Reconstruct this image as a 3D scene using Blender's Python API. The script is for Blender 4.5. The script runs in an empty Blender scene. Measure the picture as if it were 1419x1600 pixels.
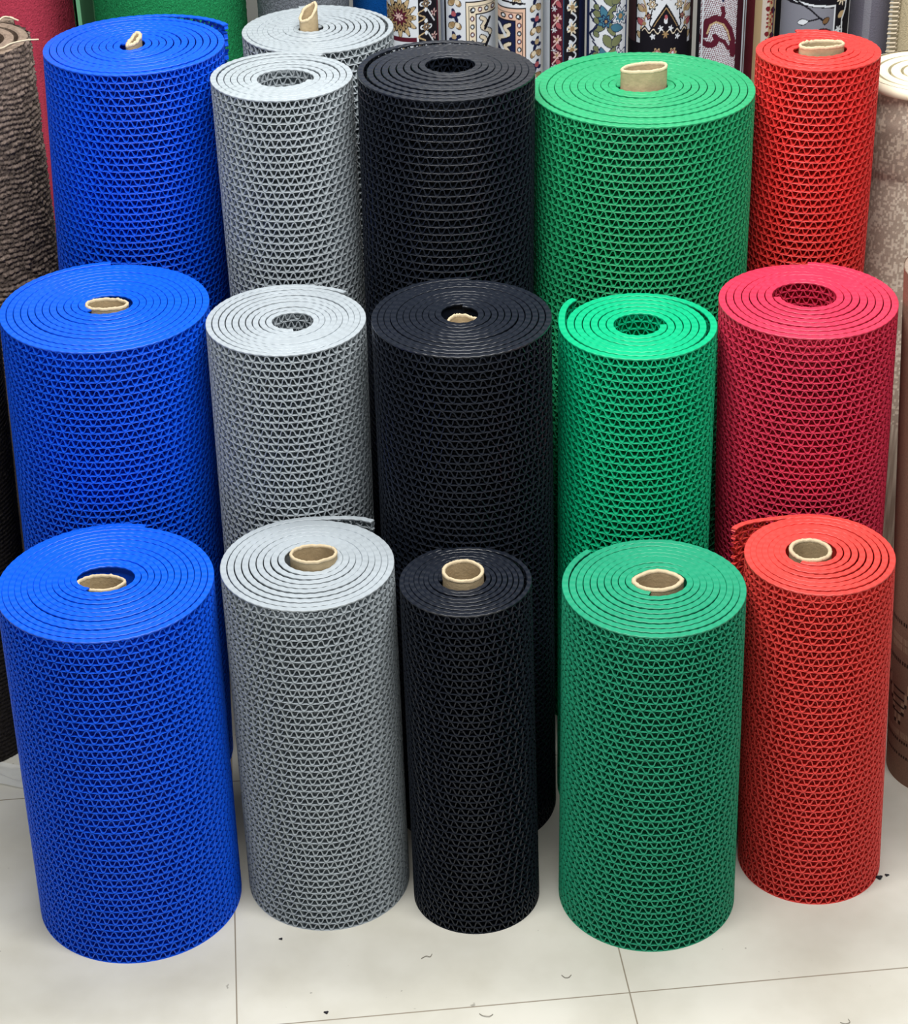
import bpy, math, random
import numpy as np
from mathutils import Matrix, Vector

random.seed(7); RNG = np.random.default_rng(7)
SC = bpy.context.scene
COL = SC.collection
PI = math.pi

# ------------------------------------------------------------------ camera
cam_d = bpy.data.cameras.new('camera'); cam = bpy.data.objects.new('camera', cam_d); COL.objects.link(cam)
cr = Vector((0.9997117707, -0.0123518245, -0.0205865946)); cu = Vector((0.0240078205, 0.5143434142, 0.8572482003)); cf = Vector((0, 0.8574953555, -0.5144917057))
cam.matrix_world = Matrix(((cr.x, cu.x, -cf.x, 0), (cr.y, cu.y, -cf.y, 0), (cr.z, cu.z, -cf.z, 2.317464), (0, 0, 0, 1)))
cam_d.sensor_fit = 'VERTICAL'; cam_d.sensor_height = 32.0
cam_d.lens = 3241.187 / 1600 * 32.0
cam_d.clip_start = 0.05; cam_d.clip_end = 60
SC.camera = cam

# ------------------------------------------------------------------ world, lamps, exposure
W = bpy.data.worlds.new('shop_light'); SC.world = W; W.use_nodes = True
W.node_tree.nodes['Background'].inputs[0].default_value = (0.93, 0.97, 1.0, 1)
W.node_tree.nodes['Background'].inputs[1].default_value = 0.14
def area(name, loc, sx, sy, energy, rot=(0, 0, 0), col=(1, 0.985, 0.96)):
    d = bpy.data.lights.new(name, 'AREA'); d.shape = 'RECTANGLE'; d.size = sx; d.size_y = sy; d.energy = energy; d.color = col
    o = bpy.data.objects.new(name, d); o.location = loc; o.rotation_euler = rot; COL.objects.link(o); return o
area('ceiling_lamp', (-0.55, 1.95, 3.1), 1.2, 0.3, 50)
area('ceiling_lamp', (0.70, 1.95, 3.1), 1.2, 0.3, 50)
area('ceiling_lamp', (0.1, 3.2, 3.1), 1.8, 0.3, 44)
area('added_front_fill', (0.2, -1.3, 1.7), 3.2, 1.6, 9, (math.radians(88), 0, 0), (0.92, 0.96, 1.0))  # added soft fill with no known source, brightens the sides of the rolls
SC.view_settings.view_transform = 'Standard'; SC.view_settings.look = 'None'
SC.view_settings.exposure = 0.0; SC.view_settings.gamma = 1.0; SC.view_settings.use_curve_mapping = False
SC.cycles.max_bounces = 8

# ------------------------------------------------------------------ helpers
def lin(r, g, b):
    f = lambda v: (v / 255 / 12.92) if v / 255 <= 0.04045 else ((v / 255 + 0.055) / 1.055) ** 2.4
    return (f(r), f(g), f(b), 1)
def material(name, rgb, rough=0.5, spec=0.5, var=0.0, vscale=40, bump=0.0, bscale=300, sheen=0.0):
    m = bpy.data.materials.new(name); m.use_nodes = True; nt = m.node_tree; b = nt.nodes['Principled BSDF']
    b.inputs['Base Color'].default_value = lin(*rgb); b.inputs['Roughness'].default_value = rough
    b.inputs['Specular IOR Level'].default_value = spec
    if sheen: b.inputs['Sheen Weight'].default_value = sheen
    tc = nt.nodes.new('ShaderNodeTexCoord')
    if var:
        n = nt.nodes.new('ShaderNodeTexNoise'); n.inputs['Scale'].default_value = vscale; n.inputs['Detail'].default_value = 4
        nt.links.new(tc.outputs['Object'], n.inputs['Vector'])
        r = nt.nodes.new('ShaderNodeMapRange'); r.inputs[1].default_value = 0.3; r.inputs[2].default_value = 0.7
        r.inputs[3].default_value = 1 - var; r.inputs[4].default_value = 1 + var; nt.links.new(n.outputs['Fac'], r.inputs[0])
        x = nt.nodes.new('ShaderNodeMix'); x.data_type = 'RGBA'; x.blend_type = 'MULTIPLY'; x.inputs[0].default_value = 1
        x.inputs[6].default_value = lin(*rgb); nt.links.new(r.outputs[0], x.inputs[7]); nt.links.new(x.outputs[2], b.inputs['Base Color'])
    if bump:
        n2 = nt.nodes.new('ShaderNodeTexNoise'); n2.inputs['Scale'].default_value = bscale; n2.inputs['Detail'].default_value = 3
        nt.links.new(tc.outputs['Object'], n2.inputs['Vector'])
        bp = nt.nodes.new('ShaderNodeBump'); bp.inputs['Strength'].default_value = bump; bp.inputs['Distance'].default_value = 0.003
        nt.links.new(n2.outputs['Fac'], bp.inputs['Height']); nt.links.new(bp.outputs[0], b.inputs['Normal'])
    return m
def attr_material(name, rough=0.85, bump=0.25, bscale=700):
    m = material(name, (255, 255, 255), rough, 0.15, bump=bump, bscale=bscale)
    a = m.node_tree.nodes.new('ShaderNodeVertexColor'); a.layer_name = 'pattern'
    m.node_tree.links.new(a.outputs['Color'], m.node_tree.nodes['Principled BSDF'].inputs['Base Color'])
    return m
class MB:
    """collects quad blocks and links them as one mesh object"""
    def __init__(s): s.v = []; s.f = []; s.n = 0; s.c = []
    def add(s, v, f, c=None):
        v = np.asarray(v, np.float32).reshape(-1, 3); s.v.append(v); s.f.append(np.asarray(f, np.int32).reshape(-1, 4) + s.n); s.n += len(v)
        if c is not None: s.c.append(np.asarray(c, np.float32).reshape(-1, 3))
    def grid(s, P, wrap_u=False, wrap_v=False, c=None):
        """P: (nu, nv, 3) grid of points; faces look towards d/du x d/dv"""
        nu, nv = P.shape[:2]; I = np.arange(nu * nv).reshape(nu, nv)
        if wrap_u: I = np.concatenate([I, I[:1]], 0)
        if wrap_v: I = np.concatenate([I, I[:, :1]], 1)
        s.add(P, np.stack([I[:-1, :-1], I[1:, :-1], I[1:, 1:], I[:-1, 1:]], -1), c)
    def build(s, name, mat, parent=None, smooth=False):
        V = np.concatenate(s.v); F = np.concatenate(s.f); me = bpy.data.meshes.new(name)
        me.vertices.add(len(V)); me.vertices.foreach_set('co', V.ravel())
        me.loops.add(F.size); me.loops.foreach_set('vertex_index', F.ravel())
        me.polygons.add(len(F)); me.polygons.foreach_set('loop_start', np.arange(0, F.size, 4, dtype=np.int32))
        me.polygons.foreach_set('use_smooth', np.full(len(F), smooth))
        if s.c:
            a = me.color_attributes.new('pattern', 'FLOAT_COLOR', 'POINT'); cc = np.ones((len(V), 4), np.float32); cc[:, :3] = np.concatenate(s.c)
            a.data.foreach_set('color', cc.ravel())
        me.update(); me.materials.append(mat)
        o = bpy.data.objects.new(name, me); COL.objects.link(o)
        if parent: o.parent = parent
        return o
def tag(o, label, cat, group=None):
    o['label'] = label; o['category'] = cat
    if group: o['group'] = group
    return o
def thing(name, loc, label, cat, group=None):
    o = bpy.data.objects.new(name, None); o.empty_display_size = 0.05; COL.objects.link(o); o.location = loc
    return tag(o, label, cat, group)

# ------------------------------------------------------------------ setting
def make_floor():
    m = material('cream_vinyl_tile', (232, 231, 222), 0.32, 0.4); nt = m.node_tree; N = nt.nodes; L = nt.links; b = N['Principled BSDF']
    tc = N.new('ShaderNodeTexCoord'); mp = N.new('ShaderNodeMapping'); mp.vector_type = 'TEXTURE'
    mp.inputs['Location'].default_value = (0.2565, 2.39, 0); mp.inputs['Rotation'].default_value = (0, 0, 0.092)
    L.new(tc.outputs['Object'], mp.inputs[0]); sp = N.new('ShaderNodeSeparateXYZ'); L.new(mp.outputs[0], sp.inputs[0])
    lines = []
    for ax in (0, 1):
        d = N.new('ShaderNodeMath'); d.operation = 'DIVIDE'; d.inputs[1].default_value = 0.612; L.new(sp.outputs[ax], d.inputs[0])
        r = N.new('ShaderNodeMath'); r.operation = 'PINGPONG'; r.inputs[1].default_value = 0.5; L.new(d.outputs[0], r.inputs[0])
        c = N.new('ShaderNodeMapRange'); c.inputs[1].default_value = 0.0009; c.inputs[2].default_value = 0.0026; c.inputs[3].default_value = 1; c.inputs[4].default_value = 0; L.new(r.outputs[0], c.inputs[0]); lines.append(c)
    mx = N.new('ShaderNodeMath'); mx.operation = 'MAXIMUM'; L.new(lines[0].outputs[0], mx.inputs[0]); L.new(lines[1].outputs[0], mx.inputs[1])
    # soft worn blotches and small dark specks
    n1 = N.new('ShaderNodeTexNoise'); n1.inputs['Scale'].default_value = 6; n1.inputs['Detail'].default_value = 6; L.new(tc.outputs['Object'], n1.inputs[0])
    cr_ = N.new('ShaderNodeValToRGB'); cr_.color_ramp.elements[0].position = 0.3; cr_.color_ramp.elements[0].color = lin(198, 195, 182); cr_.color_ramp.elements[1].position = 0.62; cr_.color_ramp.elements[1].color = lin(215, 213, 202)
    L.new(n1.outputs['Fac'], cr_.inputs[0])
    n2 = N.new('ShaderNodeTexNoise'); n2.inputs['Scale'].default_value = 55; n2.inputs['Detail'].default_value = 2; L.new(tc.outputs['Object'], n2.inputs[0])
    sk = N.new('ShaderNodeMapRange'); sk.inputs[1].default_value = 0.735; sk.inputs[2].default_value = 0.77; sk.inputs[3].default_value = 0; sk.inputs[4].default_value = 0.6; L.new(n2.outputs['Fac'], sk.inputs[0])
    m1 = N.new('ShaderNodeMix'); m1.data_type = 'RGBA'; L.new(sk.outputs[0], m1.inputs[0]); L.new(cr_.outputs[0], m1.inputs[6]); m1.inputs[7].default_value = lin(120, 115, 105)
    m2 = N.new('ShaderNodeMix'); m2.data_type = 'RGBA'; L.new(mx.outputs[0], m2.inputs[0]); L.new(m1.outputs[2], m2.inputs[6]); m2.inputs[7].default_value = lin(138, 128, 112)
    L.new(m2.outputs[2], b.inputs['Base Color'])
    o = MB(); o.add([(-3, -1.5, 0), (3, -1.5, 0), (3, 4.6, 0), (-3, 4.6, 0)], [(0, 1, 2, 3)])
    f = o.build('floor', m); f['kind'] = 'structure'
    o = MB(); o.add([(-3, 4.6, 0), (3, 4.6, 0), (3, 4.6, 3.2), (-3, 4.6, 3.2)], [(0, 1, 2, 3)])
    w = o.build('wall_back', material('white_plaster', (225, 224, 218), 0.8, 0.2, 0.03, 5)); w['kind'] = 'structure'
make_floor()

# ------------------------------------------------------------------ openwork matting rolls
class Spiral:
    """the centre line of the rolled mat seen from above"""
    def __init__(s, R, hole, pitch, cw, tail, off, flare, gaps, hrot=0.0):
        s.t = pitch * 0.92
        s.Ro = R - s.t / 2 + pitch * 0.30; s.hole = hole; s.cw = -1 if cw else 1; s.hrot = hrot
        s.turns = (s.Ro - s.t / 2 - max(0.5 * (hole[0] + hole[1]), 0.01)) / pitch
        s.th1 = 2 * PI * s.turns; s.tail = math.radians(tail); s.off = off; s.flare = flare; s.gaps = gaps
    def pos(s, th, dr):
        q = th / s.th1; ang = s.cw * (th - s.th1) + s.tail
        a, b = s.hole[0] + s.t * 0.12, s.hole[1] + s.t * 0.12; an = ang - s.hrot
        r0 = a * b / np.sqrt((b * np.cos(an)) ** 2 + (a * np.sin(an)) ** 2)
        r = r0 + (s.Ro - 0.5 * (a + b)) * q
        r = r0 * (1 - q) + s.Ro * q
        back = s.th1 - th
        r = r + s.flare[0] * np.exp(-(back / math.radians(s.flare[1])) ** 2 * 1.5) if s.flare else r
        for (ga, gw, amp) in s.gaps:
            d = (ang - math.radians(ga) + PI) % (2 * PI) - PI
            r = r + amp * np.exp(-(d / math.radians(gw)) ** 2) * np.clip((2 * PI - back) / 0.9, 0, 1) ** 1.0
        r = r + dr
        return r * np.cos(ang) + s.off[0] * (1 - q), r * np.sin(ang) + s.off[1] * (1 - q), r

ROW, WAVE, TW = 0.0129, 0.0150, 0.0013
def shear(P, spec):
    x, y, z = P[..., 0], P[..., 1], P[..., 2]
    k = 1 - spec['tp'] * (1 - z / spec['H'])
    return np.stack([x * k + spec['lx'] * z, y * k + spec['ly'] * z, z], -1)

def lattice(mb, sp, spec, tha, thb, z0, z1, seg, full=True, inward=False):
    """straight and wavy strips standing on edge, wound along the spiral from angle tha to thb"""
    H = spec['H']; row = spec.get('row', ROW); nrow = int(round(H / row)); row = (H - 0.0025) / nrow
    d = sp.t / 2; di = d - 0.0075   # strips stand 7.5 mm deep
    if inward: d, di = -d + 0.0075, -d
    skew = RNG.uniform(0.25, 0.4) * RNG.choice([-1, 1])
    _, _, rr = sp.pos(np.array([0.5 * (tha + thb)]), 0); Rm = float(rr[0])
    n0 = (thb - tha) * Rm / spec.get('wave', WAVE)
    for k in range(nrow):
        zb = k * row
        if zb + row < z0 or zb > z1: continue
        wob = 0.0005 * np.array([1.0]) * RNG.normal()
        pa, pb = RNG.uniform(0, 6.28, 2); f1 = RNG.integers(1, 4)
        def wobble(th): return 0.0005 * np.sin(f1 * th + pa) if 0 < k else 0 * th
        # straight strip
        ns = max(24, int((thb - tha) / (2 * PI) * 96)); th = np.linspace(tha, thb, ns)
        x, y, _ = sp.pos(th, d); x2, y2, _ = sp.pos(th, d - 0.0007); xi, yi, _ = sp.pos(th, di); wz = wobble(th)
        lo = zb + wz + 0 * th; hi = lo + TW * 0.85
        if k == 0: lo = 0 * th
        P = np.stack([np.stack([x, y, lo], -1), np.stack([x2, y2, hi], -1), np.stack([xi, yi, hi], -1), np.stack([xi, yi, lo], -1)], 1)
        P = shear(P, spec); mb.grid(P if sp.cw > 0 else P[::-1], wrap_v=inward)
        # wavy strip between this straight strip and the next
        n = n0 * (1 + 0.05 * RNG.normal()); nn = max(8, int(n * seg)); th = np.linspace(tha, thb, nn)
        ph = 2 * PI * n * (th - tha) / (thb - tha) + RNG.uniform(0, 6.28) + 0.9 * np.sin(RNG.integers(2, 6) * th + pb)
        ph = ph + skew * np.sin(ph)
        A = (row - TW) / 2 - TW * 0.42; sn = np.sin(ph); cs = np.cos(ph)
        sh = np.tanh(1.7 * sn) / math.tanh(1.7); dsh = cs * 1.7 / np.cosh(1.7 * sn) ** 2 / math.tanh(1.7)
        zc = zb + TW + (row - TW) / 2 + A * sh + wobble(th)
        slope = A * dsh * 2 * PI / spec.get('wave', WAVE); nz = 1 / np.sqrt(1 + slope ** 2); nu = -slope * nz
        h = TW * 0.60
        tu, tl = th + nu * h / Rm, th - nu * h / Rm
        if full:
            xo, yo, _ = sp.pos(tl, d); xo2, yo2, _ = sp.pos(tu, d - 0.0007); xi, yi, _ = sp.pos(tl, di); xi2, yi2, _ = sp.pos(tu, di)
            P = np.stack([np.stack([xo, yo, zc - nz * h], -1), np.stack([xo2, yo2, zc + nz * h], -1), np.stack([xi2, yi2, zc + nz * h], -1), np.stack([xi, yi, zc - nz * h], -1)], 1)
        else:
            xo, yo, _ = sp.pos(th, d); xi, yi, _ = sp.pos(th, di)
            P = np.stack([np.stack([xo, yo, zc - h], -1), np.stack([xo, yo, zc + h], -1), np.stack([xi, yi, zc + h], -1)], 1)
        P = shear(P, spec)
        mb.grid(P if sp.cw > 0 else P[::-1], wrap_v=full)

def core_tube(spec, sp, root, c):
    """squashed cardboard tube: c = dict(a, b, rot, up, slant, dx, dy, wall, lens)"""
    H = spec['H']; n = 72; an = np.linspace(0, 2 * PI, n, endpoint=False); rot = math.radians(c.get('rot', 0)); e = c.get('e', 1.0)
    def ring(inset, z):
        a, b = c['a'] - inset, np.maximum(c['b'] - inset, 0.0012)
        u, v = a * np.cos(an), b * np.sign(np.sin(an)) * np.abs(np.sin(an)) ** e
        x = u * math.cos(rot) - v * math.sin(rot) + sp.off[0] + c.get('dx', 0); y = u * math.sin(rot) + v * math.cos(rot) + sp.off[1] + c.get('dy', 0)
        return np.stack([x, y, z + 0 * x], -1)
    jag = np.cumsum(RNG.normal(0, 1, n)); jag -= np.linspace(jag[0], jag[-1], n); jag = (jag - jag.mean()) / (jag.std() + 1e-6) * c.get('jag', 0.0009) * 0.6 + RNG.normal(0, 0.00025, n)
    top = H + c['up'] + c.get('sx', 0) * np.cos(an) + c.get('sy', 0) * np.sin(an) + jag
    w = c.get('wall', 0.004); mb = MB()
    G = np.stack([ring(0, H - 0.25), ring(0, top - 0.006), ring(0, top - 0.003)], 1); mb.grid(shear(G, spec), wrap_u=True)
    G = np.stack([ring(w, top - 0.003), ring(w, top - 0.02), ring(w, H - 0.08), ring(w, H - 0.25)], 1); mb.grid(shear(G, spec), wrap_u=True)
    t = mb.build('core_tube', M['cardboard'], root, True)
    mb = MB(); fz = RNG.normal(0, 0.0003, n)
    G = np.stack([ring(-0.0004, top - 0.004), ring(-0.0006 + fz, top - 0.001), ring(w * 0.35, top + 0.0006 + fz), ring(w * 0.75, top + 0.0002), ring(w + 0.0003 + fz, top - 0.0012), ring(w + 0.0002, top - 0.004)], 1)
    mb.grid(shear(G, spec), wrap_u=True); r = mb.build('torn_rim', M['paper'], t, True); r['label'] = 'pale torn paper rim'

def mat_roll(x, y, R, H, lx, ly, tp, mat, label, group, pitch=0.0098, cw=True, tail=90, off=(0, 0), hole=(0.03, 0.03), flare=None, gaps=(), core=None, row=ROW, wave=WAVE, hrot=0.0, hollow=False):
    spec = dict(H=H, lx=lx, ly=ly, tp=tp, row=row, wave=wave)
    sp = Spiral(R, hole, pitch, cw, tail, off, flare, gaps, math.radians(hrot))
    root = thing('matting_roll', (x, y, 0), label, 'mat roll', group)
    # openwork side: the two outermost turns
    mb = MB(); T2 = 2 * PI
    lattice(mb, sp, spec, sp.th1 - T2, sp.th1, 0, H, 12, True)
    lattice(mb, sp, spec, sp.th1 - 2 * T2, sp.th1 - T2 - 0.001, 0, H, 6, False)
    if hollow: lattice(mb, sp, spec, 0, T2, H - 0.2, H, 9, True, True)
    mb.build('openwork_wall', mat, root)
    # the turns inside and the coiled end
    mb = MB(); a0 = T2 if hollow else 0
    th = np.linspace(a0, sp.th1 - 2 * T2, int((sp.turns - 2) * 60)); X, Y, _ = sp.pos(th, 0)
    mb.grid(shear(np.stack([np.stack([X, Y, 0 * X + 0.002], -1), np.stack([X, Y, 0 * X + H - 0.003], -1)], 1), spec))
    t = sp.t / 2; step = wave / 11; L = np.pi * (sp.Ro + sum(hole) / 2) * sp.turns
    u = np.linspace(0, 1, int(L / step)); th = sp.th1 * np.sqrt(u * 0.97 + 0.03 * u * u) if False else sp.th1 * (-1 + np.sqrt(1 + 8 * u)) / 2
    ph = np.cumsum(np.gradient(th) * sp.pos(th, 0)[2]) * 2 * PI / wave
    ri = 0.00032 * np.sin(ph) + 0.0003 * np.sin(th * 1.7) + np.interp(th, np.linspace(0, sp.th1, 40), RNG.normal(0, 0.0005, 40))
    prof = [(-t, -0.0026), (-t, -0.0006), (-t + 0.0007, 0), (t - 0.0007, 0), (t, -0.0006), (t, -0.0026)]
    G = []
    for dr, dz in prof:
        X, Y, _ = sp.pos(th, dr); G.append(np.stack([X, Y, H + dz + ri], -1))
    G = shear(np.stack(G, 1), spec); G = G[:, ::-1] if sp.cw > 0 else G
    mb.grid(G); n = len(th)
    for e in (G[0], G[-1]): mb.add(e, [(0, 1, 2, 3), (0, 3, 4, 5)])
    mb.build('coiled_end', mat, root)
    if core: core_tube(spec, sp, root, core)
    return root

M = {}
M['cardboard'] = material('cardboard', (184, 164, 130), 0.8, 0.2, 0.12, 60, 0.2, 200)
M['paper'] = material('torn_paper', (200, 183, 152), 0.9, 0.1, 0.08, 120)
def pvc(name, rgb, rough=0.42): return material(name, rgb, rough, 0.45, 0.05, 25, 0.05, 400)
M['blue'] = pvc('blue_pvc', (6, 88, 230)); M['blue_back'] = pvc('deep_blue_pvc', (8, 86, 230))
M['grey'] = pvc('grey_pvc', (164, 173, 179)); M['black'] = pvc('black_pvc', (23, 28, 38), 0.36)
M['dark_green'] = pvc('dark_green_pvc', (38, 152, 114)); M['green'] = pvc('bright_green_pvc', (12, 178, 124)); M['leaf'] = pvc('leaf_green_pvc', (38, 158, 104))
M['red'] = pvc('red_pvc', (230, 72, 66)); M['crimson'] = pvc('crimson_pvc', (214, 54, 84)); M['red_back'] = pvc('warm_red_pvc', (226, 58, 54))

GF, GM, GB = 'short matting rolls in the front row', 'matting rolls in the middle row', 'tall matting rolls in the back row'
ROLLS = [
 dict(n='fblue', p=(-0.5340, 2.6480, 0.1678, 0.6092, 0.0036, 0.0306, -0.0086), mat='blue', label='blue openwork matting roll at the left of the front row, thin flattened core', group=GF,
      pitch=0.0099, cw=True, tail=76, off=(-0.006, 0.010), hole=(0.044, 0.033), core=dict(a=0.038, b=0.0235, up=-0.003, dy=-0.006, dx=-0.004, e=1.3)),
 dict(n='fgrey', p=(-0.2219, 2.6809, 0.1365, 0.6188, -0.0043, 0.0117, -0.0097), mat='grey', label='grey openwork matting roll in the front row, loose tail lifting at its back right', group=GF,
      pitch=0.0103, cw=True, tail=52, off=(0.005, 0.0153), hole=(0.038, 0.034), flare=(0.020, 26), core=dict(a=0.0365, b=0.033, up=0.010, sy=-0.004, dx=0.002)),
 dict(n='fblack', p=(0.0229, 2.6330, 0.0997, 0.6143, -0.0123, 0.0060, -0.0410), mat='black', label='narrow black openwork matting roll in the front row around a round core', group=GF,
      pitch=0.0076, cw=True, tail=112, off=(-0.004, 0.009), hole=(0.033, 0.032), gaps=((15, 50, 0.004),), core=dict(a=0.0315, b=0.031, up=0.013, wall=0.0045, jag=0.0005)),
 dict(n='fgreen', p=(0.3063, 2.6237, 0.1398, 0.5959, -0.0051, 0.0224, -0.0405), mat='dark_green', label='dark green openwork matting roll in the front row, lens-shaped core', group=GF,
      pitch=0.0104, cw=True, tail=132, off=(0.0045, 0.0133), hole=(0.041, 0.032), flare=(0.003, 40), core=dict(a=0.040, b=0.0295, up=0.003, e=1.35, wall=0.0062, rot=4)),
 dict(n='fred', p=(0.5832, 2.6993, 0.1184, 0.6121, -0.0412, -0.0148, -0.0336), mat='red', label='orange-red openwork matting roll at the right of the front row, frayed tail at its left', group=GF,
      pitch=0.0099, cw=False, tail=146, off=(-0.008, 0.0095), hole=(0.037, 0.034), flare=(0.028, 30), core=dict(a=0.0325, b=0.0315, up=0.004, dx=-0.003, wall=0.0055)),
 dict(n='mblue', p=(-0.5798, 3.0341, 0.1692, 0.9034, 0.0346, -0.0110, -0.0053), mat='blue', label='blue openwork matting roll in the middle row, torn pale core flush with its top', group=GM,
      pitch=0.0112, cw=True, tail=95, off=(0, 0.0085), hole=(0.038, 0.032), core=dict(a=0.0345, b=0.024, up=0.002, dy=-0.003, jag=0.002, wall=0.004)),
 dict(n='mgrey', p=(-0.2615, 2.9615, 0.1290, 0.9062, 0.0074, -0.0090, -0.0059), mat='grey', label='grey openwork matting roll in the middle row with an empty centre hole', group=GM,
      pitch=0.0096, cw=True, tail=48, off=(0.0068, -0.0085), hole=(0.031, 0.030), flare=(0.004, 20), hollow=True),
 dict(n='mblack', p=(0.0269, 2.8826, 0.1407, 0.9385, -0.0060, -0.0028, -0.0380), mat='black', label='wide black openwork matting roll in the middle row, broken core sunk in its hole', group=GM,
      pitch=0.0097, cw=True, tail=85, off=(-0.003, 0.012), hole=(0.027, 0.029), core=dict(a=0.023, b=0.019, up=-0.006, dy=-0.010, dx=0.001, jag=0.003, e=1.4, wall=0.0032)),
 dict(n='mgreen', p=(0.2979, 2.9005, 0.1226, 0.8895, -0.0015, 0.0436, -0.0033), mat='green', label='bright green openwork matting roll in the middle row, tail flap standing off', group=GM,
      pitch=0.0118, cw=True, tail=134, off=(0, -0.0035), hole=(0.037, 0.037), flare=(0.016, 30), gaps=((10, 45, 0.005),), hollow=True),
 dict(n='mred', p=(0.5976, 3.0162, 0.1429, 0.9100, -0.0377, -0.0510, -0.0025), mat='crimson', label='crimson openwork matting roll in the middle row with a wide empty hole', group=GM,
      pitch=0.0117, cw=False, tail=80, off=(0.003, 0.0178), hole=(0.046, 0.045), hollow=True),
 dict(n='bblue', p=(-0.5853, 3.4392, 0.1552, 1.2167, 0.0602, -0.0527, 0.0), mat='blue_back', label='tall blue openwork matting roll in the back row, outer turn hanging loose', group=GB,
      pitch=0.0112, cw=True, tail=34, off=(-0.003, 0.0), hole=(0.016, 0.026), hrot=-15, flare=(0.018, 60), core=dict(a=0.024, b=0.010, rot=72, up=0.010, sx=0.006, jag=0.003, wall=0.006)),
 dict(n='bgrey', p=(-0.2500, 3.2650, 0.1182, 1.1982, -0.0083, -0.0090, 0.0), mat='grey', label='tall grey openwork matting roll in the back row with an empty hole', group=GB,
      pitch=0.0104, cw=True, tail=60, off=(0.0013, -0.012), hole=(0.042, 0.040), gaps=((130, 50, 0.003),), hollow=True),
 dict(n='bblack', p=(-0.0025, 3.1712, 0.1425, 1.2250, 0.0089, 0.0062, 0.0), mat='black', label='tall black openwork matting roll in the back row before the patterned rugs', group=GB,
      pitch=0.0110, cw=True, tail=66, off=(0.0056, 0.034), hole=(0.038, 0.034), gaps=((118, 55, 0.012),), hollow=True),
 dict(n='bgreen', p=(0.3301, 3.2256, 0.1838, 1.1642, -0.0017, 0.0223, -0.0022), mat='leaf', label='tall wide green openwork matting roll in the back row, core sticking out', group=GB,
      pitch=0.0128, cw=True, tail=100, off=(-0.001, 0.016), hole=(0.037, 0.027), core=dict(a=0.0385, b=0.021, up=0.030, jag=0.001, sx=0.002, rot=6)),
 dict(n='bred', p=(0.6205, 3.3019, 0.1048, 1.2027, -0.0061, 0.0016, -0.0006), mat='red_back', label='tall slim red openwork matting roll in the back row, leaning flat core', group=GB,
      pitch=0.0122, cw=False, tail=100, off=(0.004, 0.002), hole=(0.042, 0.028), core=dict(a=0.0385, b=0.0185, up=0.012, dx=0.004, dy=-0.004, rot=10, jag=0.0012)),
 dict(n='bgrey2', p=(-0.2187, 3.5169, 0.1317, 1.1925, -0.0005, -0.0057, 0.0), mat='grey', label='rearmost grey openwork matting roll, slanted brown core standing out of it', group=GB,
      pitch=0.0096, cw=False, tail=106, off=(-0.0115, 0.005), hole=(0.018, 0.018), gaps=((20, 35, 0.004),), core=dict(a=0.019, b=0.0135, rot=52, up=0.030, sx=0.012, jag=0.0015)),
]
for r in ROLLS:
    r = dict(r); r.pop('n'); p = r.pop('p'); mt = r.pop('mat')
    mat_roll(*p, M[mt], r.pop('label'), r.pop('group'), **r)

# ------------------------------------------------------------------ carpet and rug rolls
def hexc(r, g, b): return np.array(lin(r, g, b)[:3], np.float32)
WHITE, CREAM, GOLD, BLACK, NAVY = hexc(222, 228, 236), hexc(232, 220, 196), hexc(166, 138, 98), hexc(24, 22, 30), hexc(26, 34, 72)
MAROON, ROSE, TEAL, SAGE, TAN, PINK = hexc(88, 26, 44), hexc(178, 92, 100), hexc(70, 122, 146), hexc(120, 128, 92), hexc(196, 172, 132), hexc(222, 190, 186)

class Pattern:
    """woven ornament, laid out in small units over the unrolled rug face"""
    def __init__(s, U, V, ground):
        s.U, s.V = U, V; s.c = np.empty(U.shape + (3,), np.float32); s.c[:] = ground
    def put(s, mask, col): s.c[mask] = col
    def band(s, u0, u1, col, v0=-1e9, v1=1e9): s.put((s.U >= u0) & (s.U < u1) & (s.V >= v0) & (s.V < v1), col)
    def disc(s, u, v, r, col, k=1.0): s.put(((s.U - u) / k) ** 2 + (s.V - v) ** 2 < r * r, col)
    def flower(s, u, v, r, n, col, depth=0.25, rot=0.0, k=1.0):
        du, dv = (s.U - u) / k, s.V - v; a = np.arctan2(dv, du); s.put(np.hypot(du, dv) < r * (1 - depth + depth * np.cos(n * (a + rot))), col)
    def rosette(s, u, v, r, n, outer, mid, core, line=BLACK, rot=0.0):
        s.flower(u, v, r + 2.4, n, line, 0.2, rot); s.flower(u, v, r, n, outer, 0.22, rot); s.flower(u, v, r * 0.68, n, line, 0.2, rot)
        s.flower(u, v, r * 0.6, n, mid, 0.2, rot); s.disc(u, v, r * 0.26, core)
    def path(s, pts, w, col):
        D = np.full(s.U.shape, 1e9)
        for (a, b), (c, d) in zip(pts[:-1], pts[1:]):
            du, dv = c - a, d - b; L = du * du + dv * dv + 1e-9
            t = np.clip(((s.U - a) * du + (s.V - b) * dv) / L, 0, 1); D = np.minimum(D, np.hypot(s.U - a - t * du, s.V - b - t * dv))
        s.put(D < w, col)
    def curve(s, f, t0, t1, w, col, n=40):
        T = np.linspace(t0, t1, n); s.path([f(t) for t in T], w, col)
    def leaf(s, u, v, ang, L, w, col, line=BLACK):
        c, q = math.cos(ang), math.sin(ang); a = (s.U - u) * c + (s.V - v) * q; b = -(s.U - u) * q + (s.V - v) * c
        t = a / L; e = w * 4 * t * (1 - t) * (1.2 - 0.5 * t)
        s.put((t > 0) & (t < 1) & (np.abs(b) < e + 1.2), line); s.put((t > 0.04) & (t < 0.94) & (np.abs(b) < e), col)

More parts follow.
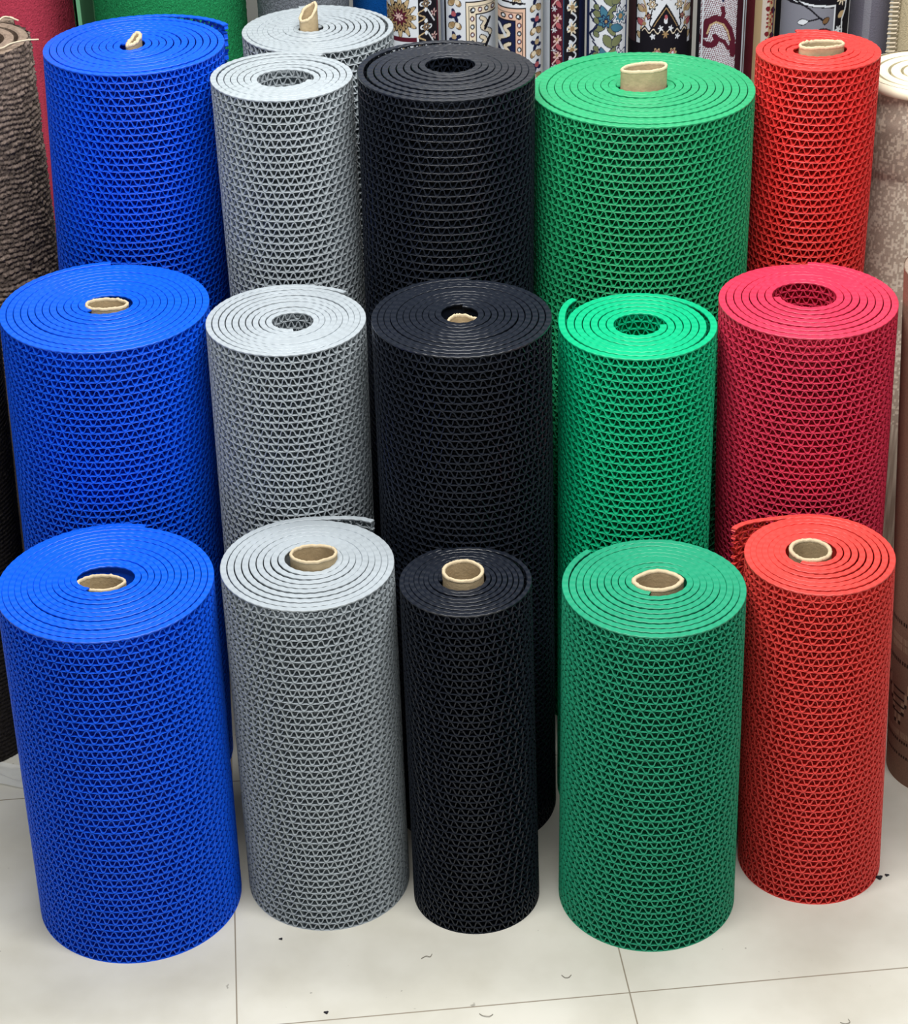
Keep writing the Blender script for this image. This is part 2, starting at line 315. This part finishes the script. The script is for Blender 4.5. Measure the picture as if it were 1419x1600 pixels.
def rep(V, period): return np.mod(V + 20, period) - 20
def rug_cream_flower(U, V):
    p = Pattern(U, rep(V, 112), WHITE)
    p.rosette(-24, 27, 30, 12, TAN, GOLD, MAROON); p.rosette(-24, 27, 21, 10, GOLD, MAROON, PINK); p.flower(-27, 26, 11, 8, MAROON, 0.35); p.flower(-27, 26, 6, 6, PINK, 0.4)
    p.band(-60, 6, MAROON, 56, 63); p.leaf(-20, 68, 1.0, 20, 4, TAN); p.leaf(-34, 88, -0.4, 18, 5, TEAL)
    p.band(4, 9, WHITE); p.band(7.5, 60, BLACK); p.band(41, 44, MAROON); p.band(44, 60, WHITE)
    for k in range(-1, 4):
        v = 8 + 34 * k; p.flower(21, v, 12, 4, WHITE, 0.25, 0, 0.9); p.rosette(21, v, 6, 6, GOLD, NAVY, CREAM)
        p.curve(lambda t: (13 + 6 * math.sin(t), v + 17 + t * 2.2), -4, 4, 1.0, TAN)
        p.flower(35, v + 16, 6, 5, PINK, 0.35); p.disc(35, v + 16, 1.8, MAROON); p.path([(25, v + 10), (36, v + 28)], 1.0, WHITE)
    return p.c
def rug_panel(U, V, flip, frame, field):
    p = Pattern(U * flip, rep(V, 150), WHITE)
    for k in range(-1, 5):
        v = 6 + 34 * k; p.flower(-26, v, 11, 4, NAVY, 0.3, 0.4); p.disc(-28, v - 2, 4, ROSE if k % 2 else TAN); p.leaf(-36, v + 20, -0.8, 14, 4, TAN); p.leaf(-16, v + 20, -2.3, 14, 4, GOLD)
        p.disc(-30, v + 14, 4, GOLD); p.disc(-22, v + 14, 4, CREAM)
    p.band(-43, -40, BLACK)
    p.rosette(8, 2, 12, 6, CREAM, GOLD, MAROON); p.curve(lambda t: (t, 12 - 0.08 * t), -6, 50, 1.4, BLACK)
    p.band(-8, 60, BLACK, 18); p.band(-6, 60, CREAM if flip > 0 else frame, 20); p.band(-2, 60, BLACK, 25); p.band(-1, 60, frame, 26)
    for k in range(8):
        for (u, v) in ((4, 32 + 12 * k), (6 + 12 * k, 31)):
            p.disc(u, v, 4, MAROON if k % 2 else BLACK); p.disc(u, v, 2.2, WHITE)
    p.band(10, 60, BLACK, 37); p.band(11.5, 60, WHITE if flip > 0 else NAVY, 38.5)
    for k in range(4):
        f = lambda t: (20 + 5 * math.sin(t * 1.7) + 2.5 * t, 44 + 28 * k + 5 * t)
        p.curve(f, 0, 5, 4, BLACK); p.curve(f, 0, 5, 2.6, field); p.curve(lambda t: (36 - 3 * t, 46 + 28 * k + 5 * t), 0, 3, 2.2, BLACK if flip > 0 else WHITE)
    return p.c
def rug_dark_vine(U, V):
    p = Pattern(U, rep(V, 120), BLACK); p.band(-50, -28, WHITE); p.band(-26, -6, MAROON); p.band(-6, -4, hexc(40, 70, 96)); p.band(24, 50, NAVY)
    for k in range(-1, 5):
        v = 4 + 32 * k; p.flower(-16, v + 14, 8, 5, PINK, 0.35); p.disc(-16, v + 14, 2.6, GOLD); p.flower(-21, v, 5, 6, WHITE, 0.4)
        p.leaf(-18, v + 20, 0.8, 14, 4, ROSE); p.path([(-24, v + 28), (-10, v + 10)], 1.0, PINK)
        p.flower(11, v - 2, 10, 7, CREAM, 0.3); p.disc(11, v - 2, 4, GOLD); p.leaf(6, v + 14, 1.2, 16, 4, WHITE); p.curve(lambda t: (10 + 8 * math.sin(t), v + 6 + 5 * t), 0, 5, 1.3, WHITE); p.leaf(18, v + 24, 2.4, 12, 4, TEAL)
    return p.c
def rug_blue_leaf(U, V):
    p = Pattern(U, rep(V, 124), WHITE); p.band(-50, -32, hexc(28, 44, 84)); p.band(31, 34, hexc(40, 64, 110))
    for k in range(-1, 3):
        v = 42 + 62 * k
        for a, L in ((-2.6, 30), (-2.0, 26), (2.5, 30), (-1.0, 30), (1.0, 28), (3.1, 24)): p.leaf(-4, v, a, L, 6, SAGE if L > 27 else TEAL, NAVY)
        p.rosette(-6, v, 9, 6, TEAL, NAVY, GOLD, NAVY); p.rosette(20, v - 6, 15, 7, WHITE, TEAL, GOLD, NAVY); p.rosette(14, v + 30, 8, 6, TAN, GOLD, NAVY, NAVY)
        p.curve(lambda t: (-26 + 5 * math.sin(t * 1.3), v + 6 * t), -5, 5, 1.3, NAVY)
        p.leaf(-10, v + 20, 0.9, 26, 7, SAGE, NAVY); p.leaf(4, v - 26, -0.6, 24, 7, SAGE, NAVY); p.leaf(2, v + 8, 0.2, 24, 6, TEAL, NAVY)
        for w in (-24, -4, 16): p.leaf(-25, v + w, 0.9, 11, 4, SAGE, NAVY)
    return p.c
def rug_arch(U, V):
    p = Pattern(U, rep(V, 150), WHITE); X = np.abs(U)
    q = Pattern(X, p.V, WHITE); q.c = p.c
    q.curve(lambda t: (37 + 4 * math.sin(t * 1.1), 10 * t), -4, 14, 1.2, TAN, 60)
    for k in range(-1, 6): q.leaf(38, 20 * k + 5, -0.9, 13, 4, ROSE if k % 2 else TAN); q.leaf(42, 20 * k + 14, 2.3, 10, 3, PINK); q.disc(36, 20 * k + 2, 3, GOLD)
    q.band(47, 49, BLACK); q.band(49, 60, hexc(70, 44, 50))
    q.rosette(24, 32, 7, 6, CREAM, GOLD, WHITE); q.rosette(29, 50, 4, 5, ROSE, GOLD, NAVY); q.path([(24, 40), (28, 62), (20, 76)], 1.0, BLACK); q.path([(24, 24), (30, 8), (26, -4)], 1.0, BLACK); q.leaf(30, 6, 1.2, 12, 4, SAGE)
    for a in (0.5, 1.3, 2.2): q.leaf(2, 2, a, 24, 6, GOLD)
    q.disc(0, 2, 9, TAN)
    arch = 84 - 52 * np.clip(1 - X / 31, 0, 1) ** 0.72
    q.put((p.V > arch - 2) & (X < 32), BLACK); q.put((p.V > arch + 3) & (X < 27), GOLD); q.put((p.V > arch + 5.5) & (X < 25), BLACK)
    q.put((p.V > 68 + 3 * np.cos(X * 0.45)) & (X < 42), BLACK); q.put((p.V > 71 + 3 * np.cos(X * 0.45)) & (X < 39) & (p.V < 73 + 3 * np.cos(X * 0.45)), CREAM)
    q.disc(0, 55, 5.5, WHITE, 0.6); q.disc(0, 50, 4, ROSE, 0.6); q.flower(9, 67, 5, 5, WHITE, 0.3); q.flower(0, 76, 6, 6, GOLD, 0.3); q.flower(22, 80, 5, 5, WHITE, 0.3); q.band(0, 60, BLACK, 92); q.rosette(14, 104, 8, 6, TAN, ROSE, WHITE)
    return q.c
def rug_paisley(U, V):
    p = Pattern(U, rep(V, 150), WHITE)
    p.put(np.mod(np.floor((U + p.V) / 2.3) + np.where(np.mod(np.floor((U - p.V) / 4.6), 2) > 0, 1, 0), 2) > 0, hexc(124, 84, 96))
    p.flower(-10, 4, 12, 5, NAVY, 0.4)
    f = lambda t: (-8 + (8 + 6.0 * t) * math.cos(t * 1.15 + 2.6), 68 + (8 + 5.0 * t) * math.sin(t * 1.15 + 2.6))
    p.curve(lambda t: (-20 + 8 * math.cos(t) * t, 66 + 8 * math.sin(t) * t), 0.3, 3.4, 4.5, MAROON, 30)
    p.path([(-34, 66), (-30, 48), (-18, 40), (-4, 44), (6, 56), (12, 72), (14, 92)], 5.5, MAROON); p.path([(-8, 40), (-5, 32), (-7, 24)], 3.5, MAROON); p.path([(-30, 64), (-26, 51), (-17, 45), (-5, 48), (3, 58), (8, 72)], 1.2, TAN)
    p.path([(-12, 70), (-2, 74), (6, 84)], 3, MAROON)
    p.band(-60, -40, BLACK); p.band(-38, -36, WHITE); p.band(19, 60, hexc(62, 22, 34)); p.band(31, 34, WHITE); p.band(35, 37, hexc(120, 110, 112)); p.band(37, 39, WHITE); p.band(40, 60, hexc(104, 30, 44))
    return p.c
def rug_tan_red(U, V):
    p = Pattern(U, rep(V, 90), TAN); p.band(-8, 4, hexc(226, 216, 204)); p.band(-40, -20, hexc(104, 36, 46))
    for k in range(-1, 4): p.flower(6, 10 + 26 * k, 8, 5, hexc(150, 52, 54), 0.3); p.disc(6, 10 + 26 * k, 3, TAN); p.leaf(10, 22 + 26 * k, 1.3, 10, 3, MAROON); p.disc(2, 24 + 26 * k, 4, hexc(132, 40, 48))
    p.band(12, 14, hexc(72, 60, 92)); p.band(16, 50, BLACK)
    return p.c
def rug_branch(U, V):
    p = Pattern(U, rep(V, 140), BLACK)
    for k in range(5): p.leaf(-38 + 15 * k, 12 - 3 * (k % 2), -0.5 - 0.5 * (k % 3), 18, 4, WHITE if k % 2 else hexc(110, 110, 160))
    p.path([(-46, 16), (-20, 20), (20, 22)], 1.5, WHITE); G = hexc(132, 134, 146)
    p.put((U < 20) & (p.V > 21 + 0.06 * (U + 46)) & (p.V < 90), G)
    p.path([(-46, 14), (-22, 26), (0, 42), (4, 48)], 1.3, BLACK); p.path([(-26, 44), (-4, 38), (2, 42)], 1.1, BLACK); p.leaf(-40, 48, -0.3, 17, 4, WHITE); p.leaf(0, 46, -0.6, 14, 4, hexc(120, 90, 60)); p.leaf(-6, 56, 0.1, 22, 3, hexc(130, 40, 46))
    p.band(20, 22.5, WHITE, 20); p.flower(34, 12, 11, 9, CREAM, 0.3); p.disc(34, 12, 4, GOLD); p.leaf(28, 40, -0.6, 16, 5, TAN); p.path([(44, 10), (42, 30), (36, 44), (38, 70)], 1.5, WHITE); p.flower(30, 58, 7, 6, WHITE, 0.3)
    p.band(53, 57, WHITE); p.band(58, 59, SAGE); p.band(61, 63, WHITE)
    return p.c
def plain(rgb, var=0.08, grain=1.0):
    c = hexc(*rgb)
    def f(U, V):
        n = RNG.normal(0, 1, U.shape + (1,)).astype(np.float32); return np.clip(c * (1 + var * n * grain), 0.003, 1)
    return f

def carpet_roll(name, x, y, R, H, mat, label, cat, group=None, paint=None, thick=0.012, turns=4, cw=True, tail=90, lx=0.0, ly=0.0, hole=0.015, dense=None, flare=None, relief=None, parent_parts=False, edge=None, step=0.0013, flat=False):
    spec = dict(H=H, lx=lx, ly=ly, tp=0.0)
    pitch = max((R - hole) / (turns + 0.5), thick * 1.05)
    sp = Spiral(R, (hole, hole), pitch, cw, tail, (0, 0), flare, (), 0.0); sp.t = thick; sp.Ro = R - thick / 2 - 0.001
    turns = max(1.6, (sp.Ro - hole) / pitch); sp.turns = turns; sp.th1 = 2 * PI * turns; t = thick / 2
    o = thing(name, (x, y, 0), label, cat, group)
    # face: the outermost turn, fine where it shows
    T2 = 2 * PI; z0, z1 = dense if dense else (0, 0)
    zs = np.unique(np.concatenate([np.linspace(0, H, 24), np.arange(z0, z1, step) if dense else np.zeros(1)]))
    front = sp.th1 + (-PI / 2 - sp.tail) / sp.cw; front = sp.th1 - np.mod(sp.th1 - front, T2)
    da = step / R; ths = np.unique(np.concatenate([np.linspace(sp.th1 - T2, sp.th1, 100), np.clip(np.arange(front - 1.9, front + 1.9, da), sp.th1 - T2, sp.th1) if dense else np.zeros(0) + sp.th1]))
    ang = sp.cw * (ths - sp.th1) + sp.tail; X, Y, r = sp.pos(ths, t)
    a0 = (ang + PI / 2 + PI) % T2 - PI; A, Z = np.meshgrid(a0, zs, indexing='ij')
    P = np.stack([X[:, None] + 0 * Z, Y[:, None] + 0 * Z, Z], -1)
    if relief is not None:
        dr = relief(A * R, Z); P[..., 0] += np.cos(ang)[:, None] * dr; P[..., 1] += np.sin(ang)[:, None] * dr
    mb = MB(); P = shear(P, spec); Au = np.where(np.abs(A) < PI / 2, np.sin(A), np.sign(A) * (np.abs(A) - PI / 2 + 1)) if flat else A; c = paint(Au * R * 790, (1.122 - Z) * 750) if paint else None
    if sp.cw < 0: P = P[::-1]; c = c[::-1] if c is not None else None
    mb.grid(P, c=c)
    mb.build('rug_face' if paint else 'carpet_face', mat, o, True)
    # backing and coiled end
    mb = MB(); th = np.linspace(0, sp.th1, int(turns * 90)); G = []
    for dr, z in ((-t, 0.001), (-t, H - 0.002), (-t * 0.6, H), (t * 0.6, H), (t, H - 0.002)):
        X, Y, _ = sp.pos(th, dr); G.append(np.stack([X, Y, z + 0 * X], -1))
    n2 = int((turns - 1) * 90)
    G.append(G[-1].copy()); G[-1][:n2, 2] = 0.001; G[-1][n2:, 2] = H - 0.004
    G = shear(np.stack(G, 1), spec); G = G[:, ::-1] if sp.cw > 0 else G
    mb.grid(G); g = G[-1]; mb.add(g, [(0, 1, 2, 3), (0, 3, 4, 5)])
    mb.build('coiled_end', edge or M['backing'], o, False)
    return o, sp, spec

M['backing'] = material('jute_backing', (205, 192, 168), 0.9, 0.1, 0.08, 90)
M['rug'] = attr_material('woven_rug'); M['pile'] = attr_material('carpet_pile', 0.95, 0.6, 420)
GR, GC = 'patterned rugs rolled up along the back', 'plain carpet rolls standing at the back'
DN = (0.88, 1.30)
def felt_relief(s): 
    def f(U, Z): return RNG.normal(0, s, U.shape)
    return f
carpet_roll('carpet_roll', -0.880, 4.20, 0.15, 1.7, M['pile'], 'rose red felt carpet roll standing behind the brown coir roll', 'carpet roll', GC, plain((190, 66, 88), 0.10), dense=DN, relief=felt_relief(0.0004), step=0.002)
carpet_roll('carpet_roll', -0.552, 4.08, 0.181, 1.7, M['pile'], 'green felt carpet roll standing behind the tall blue matting roll', 'carpet roll', GC, plain((34, 138, 84), 0.12), dense=DN, relief=felt_relief(0.0004), step=0.002, cw=False, tail=202, flare=(0.003, 10), edge=material('pale_green_backing', (112, 172, 132), 0.9, 0.1))
carpet_roll('carpet_roll', -0.268, 4.02, 0.100, 1.6, M['pile'], 'mottled grey felt carpet roll behind the rearmost grey matting roll', 'carpet roll', GC, plain((112, 118, 126), 0.22), dense=DN, relief=felt_relief(0.0004), step=0.002)
carpet_roll('carpet_roll', -0.100, 4.14, 0.085, 1.7, M['pile'], 'blue carpet roll half hidden between grey felt and cream flowered rug', 'carpet roll', GC, plain((10, 88, 168), 0.08), dense=DN, step=0.003)
K = 'patterned rug'
carpet_roll('rolled_rug', -0.0539, 3.945, 0.0565, 1.55, M['rug'], 'cream rolled rug with one large brown and maroon flower', K, GR, rug_cream_flower, thick=0.009, turns=3, dense=DN, flat=True)
carpet_roll('rolled_rug', 0.0542, 4.005, 0.0610, 1.6, M['rug'], 'white rolled rug with a cream framed panel at its right side', K, GR, lambda U, V: rug_panel(U, V, 1, CREAM, CREAM), thick=0.009, turns=3, dense=DN, flat=True)
carpet_roll('rolled_rug', 0.1525, 3.945, 0.0475, 1.6, M['rug'], 'white rolled rug with a peach framed navy panel at its left side', K, GR, lambda U, V: rug_panel(U, V, -1, hexc(226, 190, 168), CREAM), thick=0.009, turns=3, dense=DN, flat=True)
carpet_roll('rolled_rug', 0.2425, 4.005, 0.0475, 1.5, M['rug'], 'narrow black and maroon rolled rug with pale vines', K, GR, rug_dark_vine, thick=0.008, turns=2.5, dense=DN, flat=True)
carpet_roll('rolled_rug', 0.322, 3.945, 0.0442, 1.55, M['rug'], 'pale blue rolled rug with teal and olive leaves', K, GR, rug_blue_leaf, thick=0.008, turns=2.5, dense=DN, flat=True)
carpet_roll('rolled_rug', 0.4366, 4.022, 0.072, 1.6, M['rug'], 'white rolled rug with a pointed black arch medallion', K, GR, rug_arch, thick=0.009, turns=3, dense=DN, flat=True)
carpet_roll('rolled_rug', 0.546, 3.945, 0.0542, 1.6, M['rug'], 'rolled rug with maroon paisley scroll on a hatched white ground', K, GR, rug_paisley, thick=0.009, turns=3, dense=DN, flat=True)
carpet_roll('rolled_rug', 0.6387, 4.032, 0.0419, 1.5, M['rug'], 'tan rolled rug with small red flowers behind the paisley rug', K, GR, rug_tan_red, thick=0.009, turns=2.5, dense=DN, flat=True)
carpet_roll('rolled_rug', 0.7284, 3.945, 0.0745, 1.6, M['rug'], 'black and grey rolled rug with a bare branch picture', K, GR, rug_branch, thick=0.009, turns=3, dense=DN, flat=True)
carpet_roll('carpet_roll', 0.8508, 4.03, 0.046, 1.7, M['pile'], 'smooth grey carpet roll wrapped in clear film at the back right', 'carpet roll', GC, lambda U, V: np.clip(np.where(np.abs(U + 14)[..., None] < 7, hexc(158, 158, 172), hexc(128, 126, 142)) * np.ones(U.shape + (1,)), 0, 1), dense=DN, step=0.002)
o, sp, spec = carpet_roll('carpet_roll', 0.948, 3.90, 0.085, 1.6, M['pile'], 'beige carpet roll with a fringed edge in the far right corner', 'carpet roll', GC, plain((196, 182, 150), 0.10), dense=DN, step=0.002)
mb = MB()
for z in np.arange(0.88, 1.2, 0.0085):
    a = PI + 0.42; zz = z + RNG.normal(0, 0.001); q = np.array([0.0855, 0.0]); n = 6; w = 0.0026
    L = 0.016 + RNG.normal(0, 0.002); P = []
    for i in range(n):
        f = i / (n - 1); r = 0.086 + 0.010 * f; aa = a - f * L / 0.086; c = np.array([r * math.cos(aa), r * math.sin(aa), zz - 0.004 * f])
        P.append([c + [0, 0, w], c + [0.002 * math.cos(aa), 0.002 * math.sin(aa), 0], c - [0, 0, w], c - [0.002 * math.cos(aa), 0.002 * math.sin(aa), 0]])
    mb.grid(np.array(P), wrap_v=True)
mb.build('fringe', M['backing'], o)

# coir roll at the left, beige and brown rolls at the right
def coir_cells(u, z):
    """irregular looped yarns: row index, loop index, position inside the loop, one random number per loop"""
    zz = z + 0.0035 * np.sin(u / 0.041 + 3 * z) + 0.002 * np.sin(u / 0.013 + 40 * z); row = np.floor(zz / 0.0098); fz = zz / 0.0098 - row
    uu = u / 0.0125 + 0.37 * row + 0.25 * np.sin(row * 1.7); cell = np.floor(uu); fu = uu - cell
    h = np.sin(row * 12.9898 + cell * 78.233) * 43758.5453; return fz, fu, h - np.floor(h)
def coir_paint(U, V):
    fz, fu, h = coir_cells(U / 790, 1.122 - V / 750); n = RNG.normal(0, 1, U.shape)
    return (hexc(120, 106, 98) * np.clip(0.72 + 0.5 * h + 0.16 * n, 0.25, 1.6)[..., None]).astype(np.float32)
def loop_relief(U, Z):
    fz, fu, h = coir_cells(U, Z)
    return 0.0062 * (0.35 + 0.65 * h) * np.sin(fz * PI) ** 0.7 * (0.45 + 0.55 * np.sin(fu * PI)) + RNG.normal(0, 0.0009, U.shape)
M['coir'] = attr_material('coir_loops', 0.95, 0.3, 300); M['coir_end'] = material('coir_end', (150, 132, 118), 0.95, 0.1, 0.25, 120, 0.5, 300)
o, sp, spec = carpet_roll('coir_roll', -0.842, 3.585, 0.130, 1.165, M['coir'], 'shaggy brown looped coir carpet roll with stray pale threads', 'carpet roll', None, coir_paint, thick=0.017, turns=4, dense=(0.55, 1.165), relief=loop_relief, edge=M['coir_end'], step=0.0018, tail=60)
def thread(pts, r, name, mat, parent):
    pts = np.array(pts, float); T = np.linspace(0, 1, len(pts)); tt = np.linspace(0, 1, len(pts) * 6)
    C = np.stack([np.interp(tt, T, pts[:, k]) for k in range(3)], 1); ker = np.ones(5) / 5
    C = np.stack([np.convolve(np.pad(C[:, k], 2, 'edge'), ker, 'valid') for k in range(3)], 1)
    a = np.linspace(0, 2 * PI, 6, endpoint=False); d = np.gradient(C, axis=0); d /= np.linalg.norm(d, axis=1)[:, None] + 1e-9
    u = np.cross(d, [0.1, 0.3, 0.9]); u /= np.linalg.norm(u, axis=1)[:, None]; v = np.cross(d, u)
    P = C[:, None] + r * (np.cos(a)[None, :, None] * u[:, None] + np.sin(a)[None, :, None] * v[:, None]); mb = MB(); mb.grid(P, wrap_v=True)
    return mb.build(name, mat, parent, True)
M['thread'] = material('pale_thread', (214, 200, 176), 0.9, 0.1)
tx = 0.0; zt = 1.165
thread([(tx + 0.03, -0.10, zt + 0.004), (tx + 0.05, -0.075, zt + 0.006), (tx + 0.075, -0.07, zt + 0.004), (tx + 0.09, -0.06, zt + 0.01), (tx + 0.115, -0.05, zt + 0.012), (tx + 0.135, -0.03, zt + 0.006)], 0.0016, 'loose_thread', M['thread'], o)
thread([(tx + 0.04, 0.075, zt + 0.004), (tx + 0.052, 0.09, zt + 0.012), (tx + 0.07, 0.095, zt + 0.006), (tx + 0.062, 0.08, zt + 0.014), (tx + 0.08, 0.085, zt + 0.004)], 0.0017, 'loose_thread', M['thread'], o)
thread([(tx + 0.02, -0.08, zt + 0.004), (tx + 0.045, -0.09, zt + 0.008), (tx + 0.06, -0.088, zt + 0.004), (tx + 0.075, -0.1, zt + 0.004)], 0.0013, 'loose_thread', M['thread'], o)

def rib_relief(U, Z): return 0.0025 * np.abs(np.sin(Z / 0.0085 * PI)) + RNG.normal(0, 0.0004, U.shape)
def rib_paint(U, V): return (hexc(44, 40, 38) * np.clip(1 + 0.25 * RNG.normal(0, 1, U.shape), 0.3, 2)[..., None]).astype(np.float32)
carpet_roll('carpet_roll', -0.905, 3.12, 0.138, 1.0, M['coir'], 'dark ribbed carpet roll at the left edge behind the blue matting', 'carpet roll', None, rib_paint, thick=0.014, turns=5, dense=(0.0, 1.0), relief=rib_relief, step=0.0028, lx=0.04, edge=M['coir_end'])

def beige_paint(U, V):
    cs = 3.2; iu, iv = np.floor(U / cs), np.floor(V / (cs * 1.1)); h = np.sin(iu * 12.9898 + iv * 78.233) * 43758.5453; h -= np.floor(h)
    big = np.sin(U / 23 + 1.7 * np.sin(V / 31)) + np.sin(V / 27 + 1.3 * np.sin(U / 19 + 2)) + 0.6 * np.sin((U + V) / 11); k = h + 0.16 * big > 0.60
    c = np.where(k[..., None], hexc(220, 208, 190), hexc(180, 163, 147)); return (c * np.clip(1 + 0.06 * RNG.normal(0, 1, U.shape), 0.7, 1.3)[..., None]).astype(np.float32)
M['cream_edge'] = material('cream_foam_backing', (240, 232, 206), 0.85, 0.15, 0.03, 80)
o, sp, spec = carpet_roll('carpet_roll', 0.834, 3.39, 0.112, 1.132, M['rug'], 'mottled beige carpet roll with cream backing beside the red matting', 'carpet roll', None, beige_paint, thick=0.016, turns=4, dense=(0.5, 1.132), step=0.002, edge=M['cream_edge'], tail=60, lx=-0.010)
mb = MB(); an = np.linspace(0, 2 * PI, 120, endpoint=False); rr = 0.1142
ring = lambda r, z: np.stack([r * np.cos(an) - 0.010 * z, r * np.sin(an), z + 0.006 * np.cos(an - 2.6)], -1)
mb.grid(np.stack([ring(rr - 0.001, 0.985), ring(rr + 0.0016, 0.987), ring(rr + 0.0008, 1.0), ring(rr + 0.0005, 1.03), ring(rr + 0.001, 1.07), ring(rr + 0.0012, 1.082), ring(rr - 0.001, 1.084)], 1), wrap_u=True)
film = material('clear_film', (255, 255, 255), 0.12, 0.5); b = film.node_tree.nodes['Principled BSDF']; b.inputs['Transmission Weight'].default_value = 1.0; b.inputs['IOR'].default_value = 1.3
pb = mb.build('plastic_band', film, o, True); pb['label'] = 'clear plastic wrapping band'
lip = lambda r, z: np.stack([r * np.cos(an) - 0.010 * z, r * np.sin(an), z + 0 * an], -1)
mb = MB(); mb.grid(np.stack([lip(0.1128, 1.117), lip(0.1145, 1.119), lip(0.115, 1.124), lip(0.114, 1.131), lip(0.107, 1.1335)], 1) * np.array([1, 1, 1]), wrap_u=True)
mb.build('backing_lip', M['cream_edge'], o, True)

def brown_paint(U, V):
    Z = 1.122 - V / 750; c = np.empty(U.shape + (3,), np.float32); c[:] = hexc(142, 112, 94); c *= (1 + 0.10 * np.sin(U / 3.2 * 2 * PI) * np.sin(V / 3 * 2 * PI) + 0.07 * RNG.normal(0, 1, U.shape))[..., None]
    dash = np.mod(U, 5) < 3.2; dk = hexc(52, 38, 34); lt = hexc(180, 154, 128)
    for z in (0.335, 0.255, 0.09, 0.06): c[(np.abs(Z - z) < 0.0035) & dash] = dk
    for z in (0.30, 0.285, 0.105): c[(np.abs(Z - z) < 0.006) & (np.mod(U, 3) < 1.4)] = lt
    u = U + 20; st = np.abs(np.mod(u, 76) - 38)
    c[(Z < 0.245) & (Z > 0.12) & (np.abs(0.245 - 0.125 * np.floor(st / 6) / 6 - Z) < 0.011)] = lt
    c[(Z < 0.245) & (Z > 0.12) & (np.abs(0.232 - 0.125 * np.floor(st / 6) / 6 - Z) < 0.004)] = dk
    c[(Z < 0.2) & (Z > 0.14) & (st > 24) & (np.mod(Z, 0.016) < 0.005)] = dk
    return c
carpet_roll('carpet_roll', 0.86, 2.94, 0.100, 0.97, M['rug'], 'brown woven carpet roll with stepped border pattern near its foot', 'carpet roll', None, brown_paint, thick=0.009, turns=5, dense=(0.02, 0.97), step=0.002, lx=-0.058, edge=M['coir_end'])

# ------------------------------------------------------------------ litter on the floor
M['crumb'] = material('dark_crumb', (40, 40, 46), 0.8, 0.2); M['lint'] = material('grey_lint', (140, 134, 124), 0.9, 0.1)
def crumb(x, y, s, label):
    mb = MB(); u = np.linspace(0, 2 * PI, 12, endpoint=False); v = np.linspace(0.05, PI - 0.05, 7); U, V = np.meshgrid(u, v, indexing='ij')
    r = s * (1 + 0.35 * np.sin(3 * U + x * 90) * np.sin(V)); mb.grid(np.stack([r * np.sin(V) * np.cos(U), 0.7 * r * np.sin(V) * np.sin(U), 0.4 * s - 0.4 * s * np.cos(V)], -1)[:, ::-1], wrap_u=True)
    o = mb.build('rubber_crumb', M['crumb'], None, True); o.location = (x, y, 0); tag(o, label, 'crumb', 'crumbs on the floor')
crumb(0.694, 2.643, 0.0058, 'larger dark crumb on the floor right of the orange-red roll')
crumb(0.708, 2.649, 0.0036, 'smaller dark crumb beside the larger one, right of the orange-red roll')
crumb(-0.2167, 2.362, 0.0036, 'dark crumb on the floor near the grout line, front centre')
crumb(-0.297, 2.530, 0.0030, 'dark crumb on the floor below the front grey roll')
def lint(pts, label):
    x, y = pts[0]; o = thread([(a - x, b - y, 0.0012 + 0.0008 * math.sin(i * 2.1) ** 2) for i, (a, b) in enumerate(pts)], 0.0005, 'lint_thread', M['lint'], None); o.location = (x, y, 0); tag(o, label, 'lint', 'lint threads on the floor')
lint([(-0.07, 2.476), (-0.062, 2.482), (-0.055, 2.479), (-0.052, 2.487)], 'curl of grey lint on the tile below the black roll')
lint([(0.152, 2.432), (0.157, 2.425), (0.163, 2.425), (0.168, 2.432)], 'curl of grey lint left of the dark green roll foot')
lint([(0.572, 2.315), (0.58, 2.310), (0.588, 2.314), (0.586, 2.322)], 'curl of grey lint at the lower right on the tile')
lint([(0.02, 2.352), (0.026, 2.346), (0.036, 2.344), (0.042, 2.35)], 'curl of grey lint just above the front grout line')
# clear plastic sheet tucked under the dark roll at the left
mb = MB(); U, V = np.meshgrid(np.linspace(0, 1, 24), np.linspace(0, 1, 10), indexing='ij')
zz = 0.004 + 0.012 * np.abs(np.sin(U * 9 + V * 3)) * (0.3 + V * 0.7) + 0.003 * np.sin(V * 14 + U * 5)
mb.grid(np.stack([-1.0 + 0.225 * U - 0.02 * V, 2.925 + 0.055 * V + 0.01 * np.sin(U * 11) + 0.02 * U, zz], -1))
pf = material('crumpled_clear_plastic', (235, 238, 236), 0.2, 0.6); b = pf.node_tree.nodes['Principled BSDF']; b.inputs['Alpha'].default_value = 0.45
ps = mb.build('plastic_sheet', pf, None, True); tag(ps, 'crumpled clear plastic sheet on the floor at the left edge', 'plastic sheet')
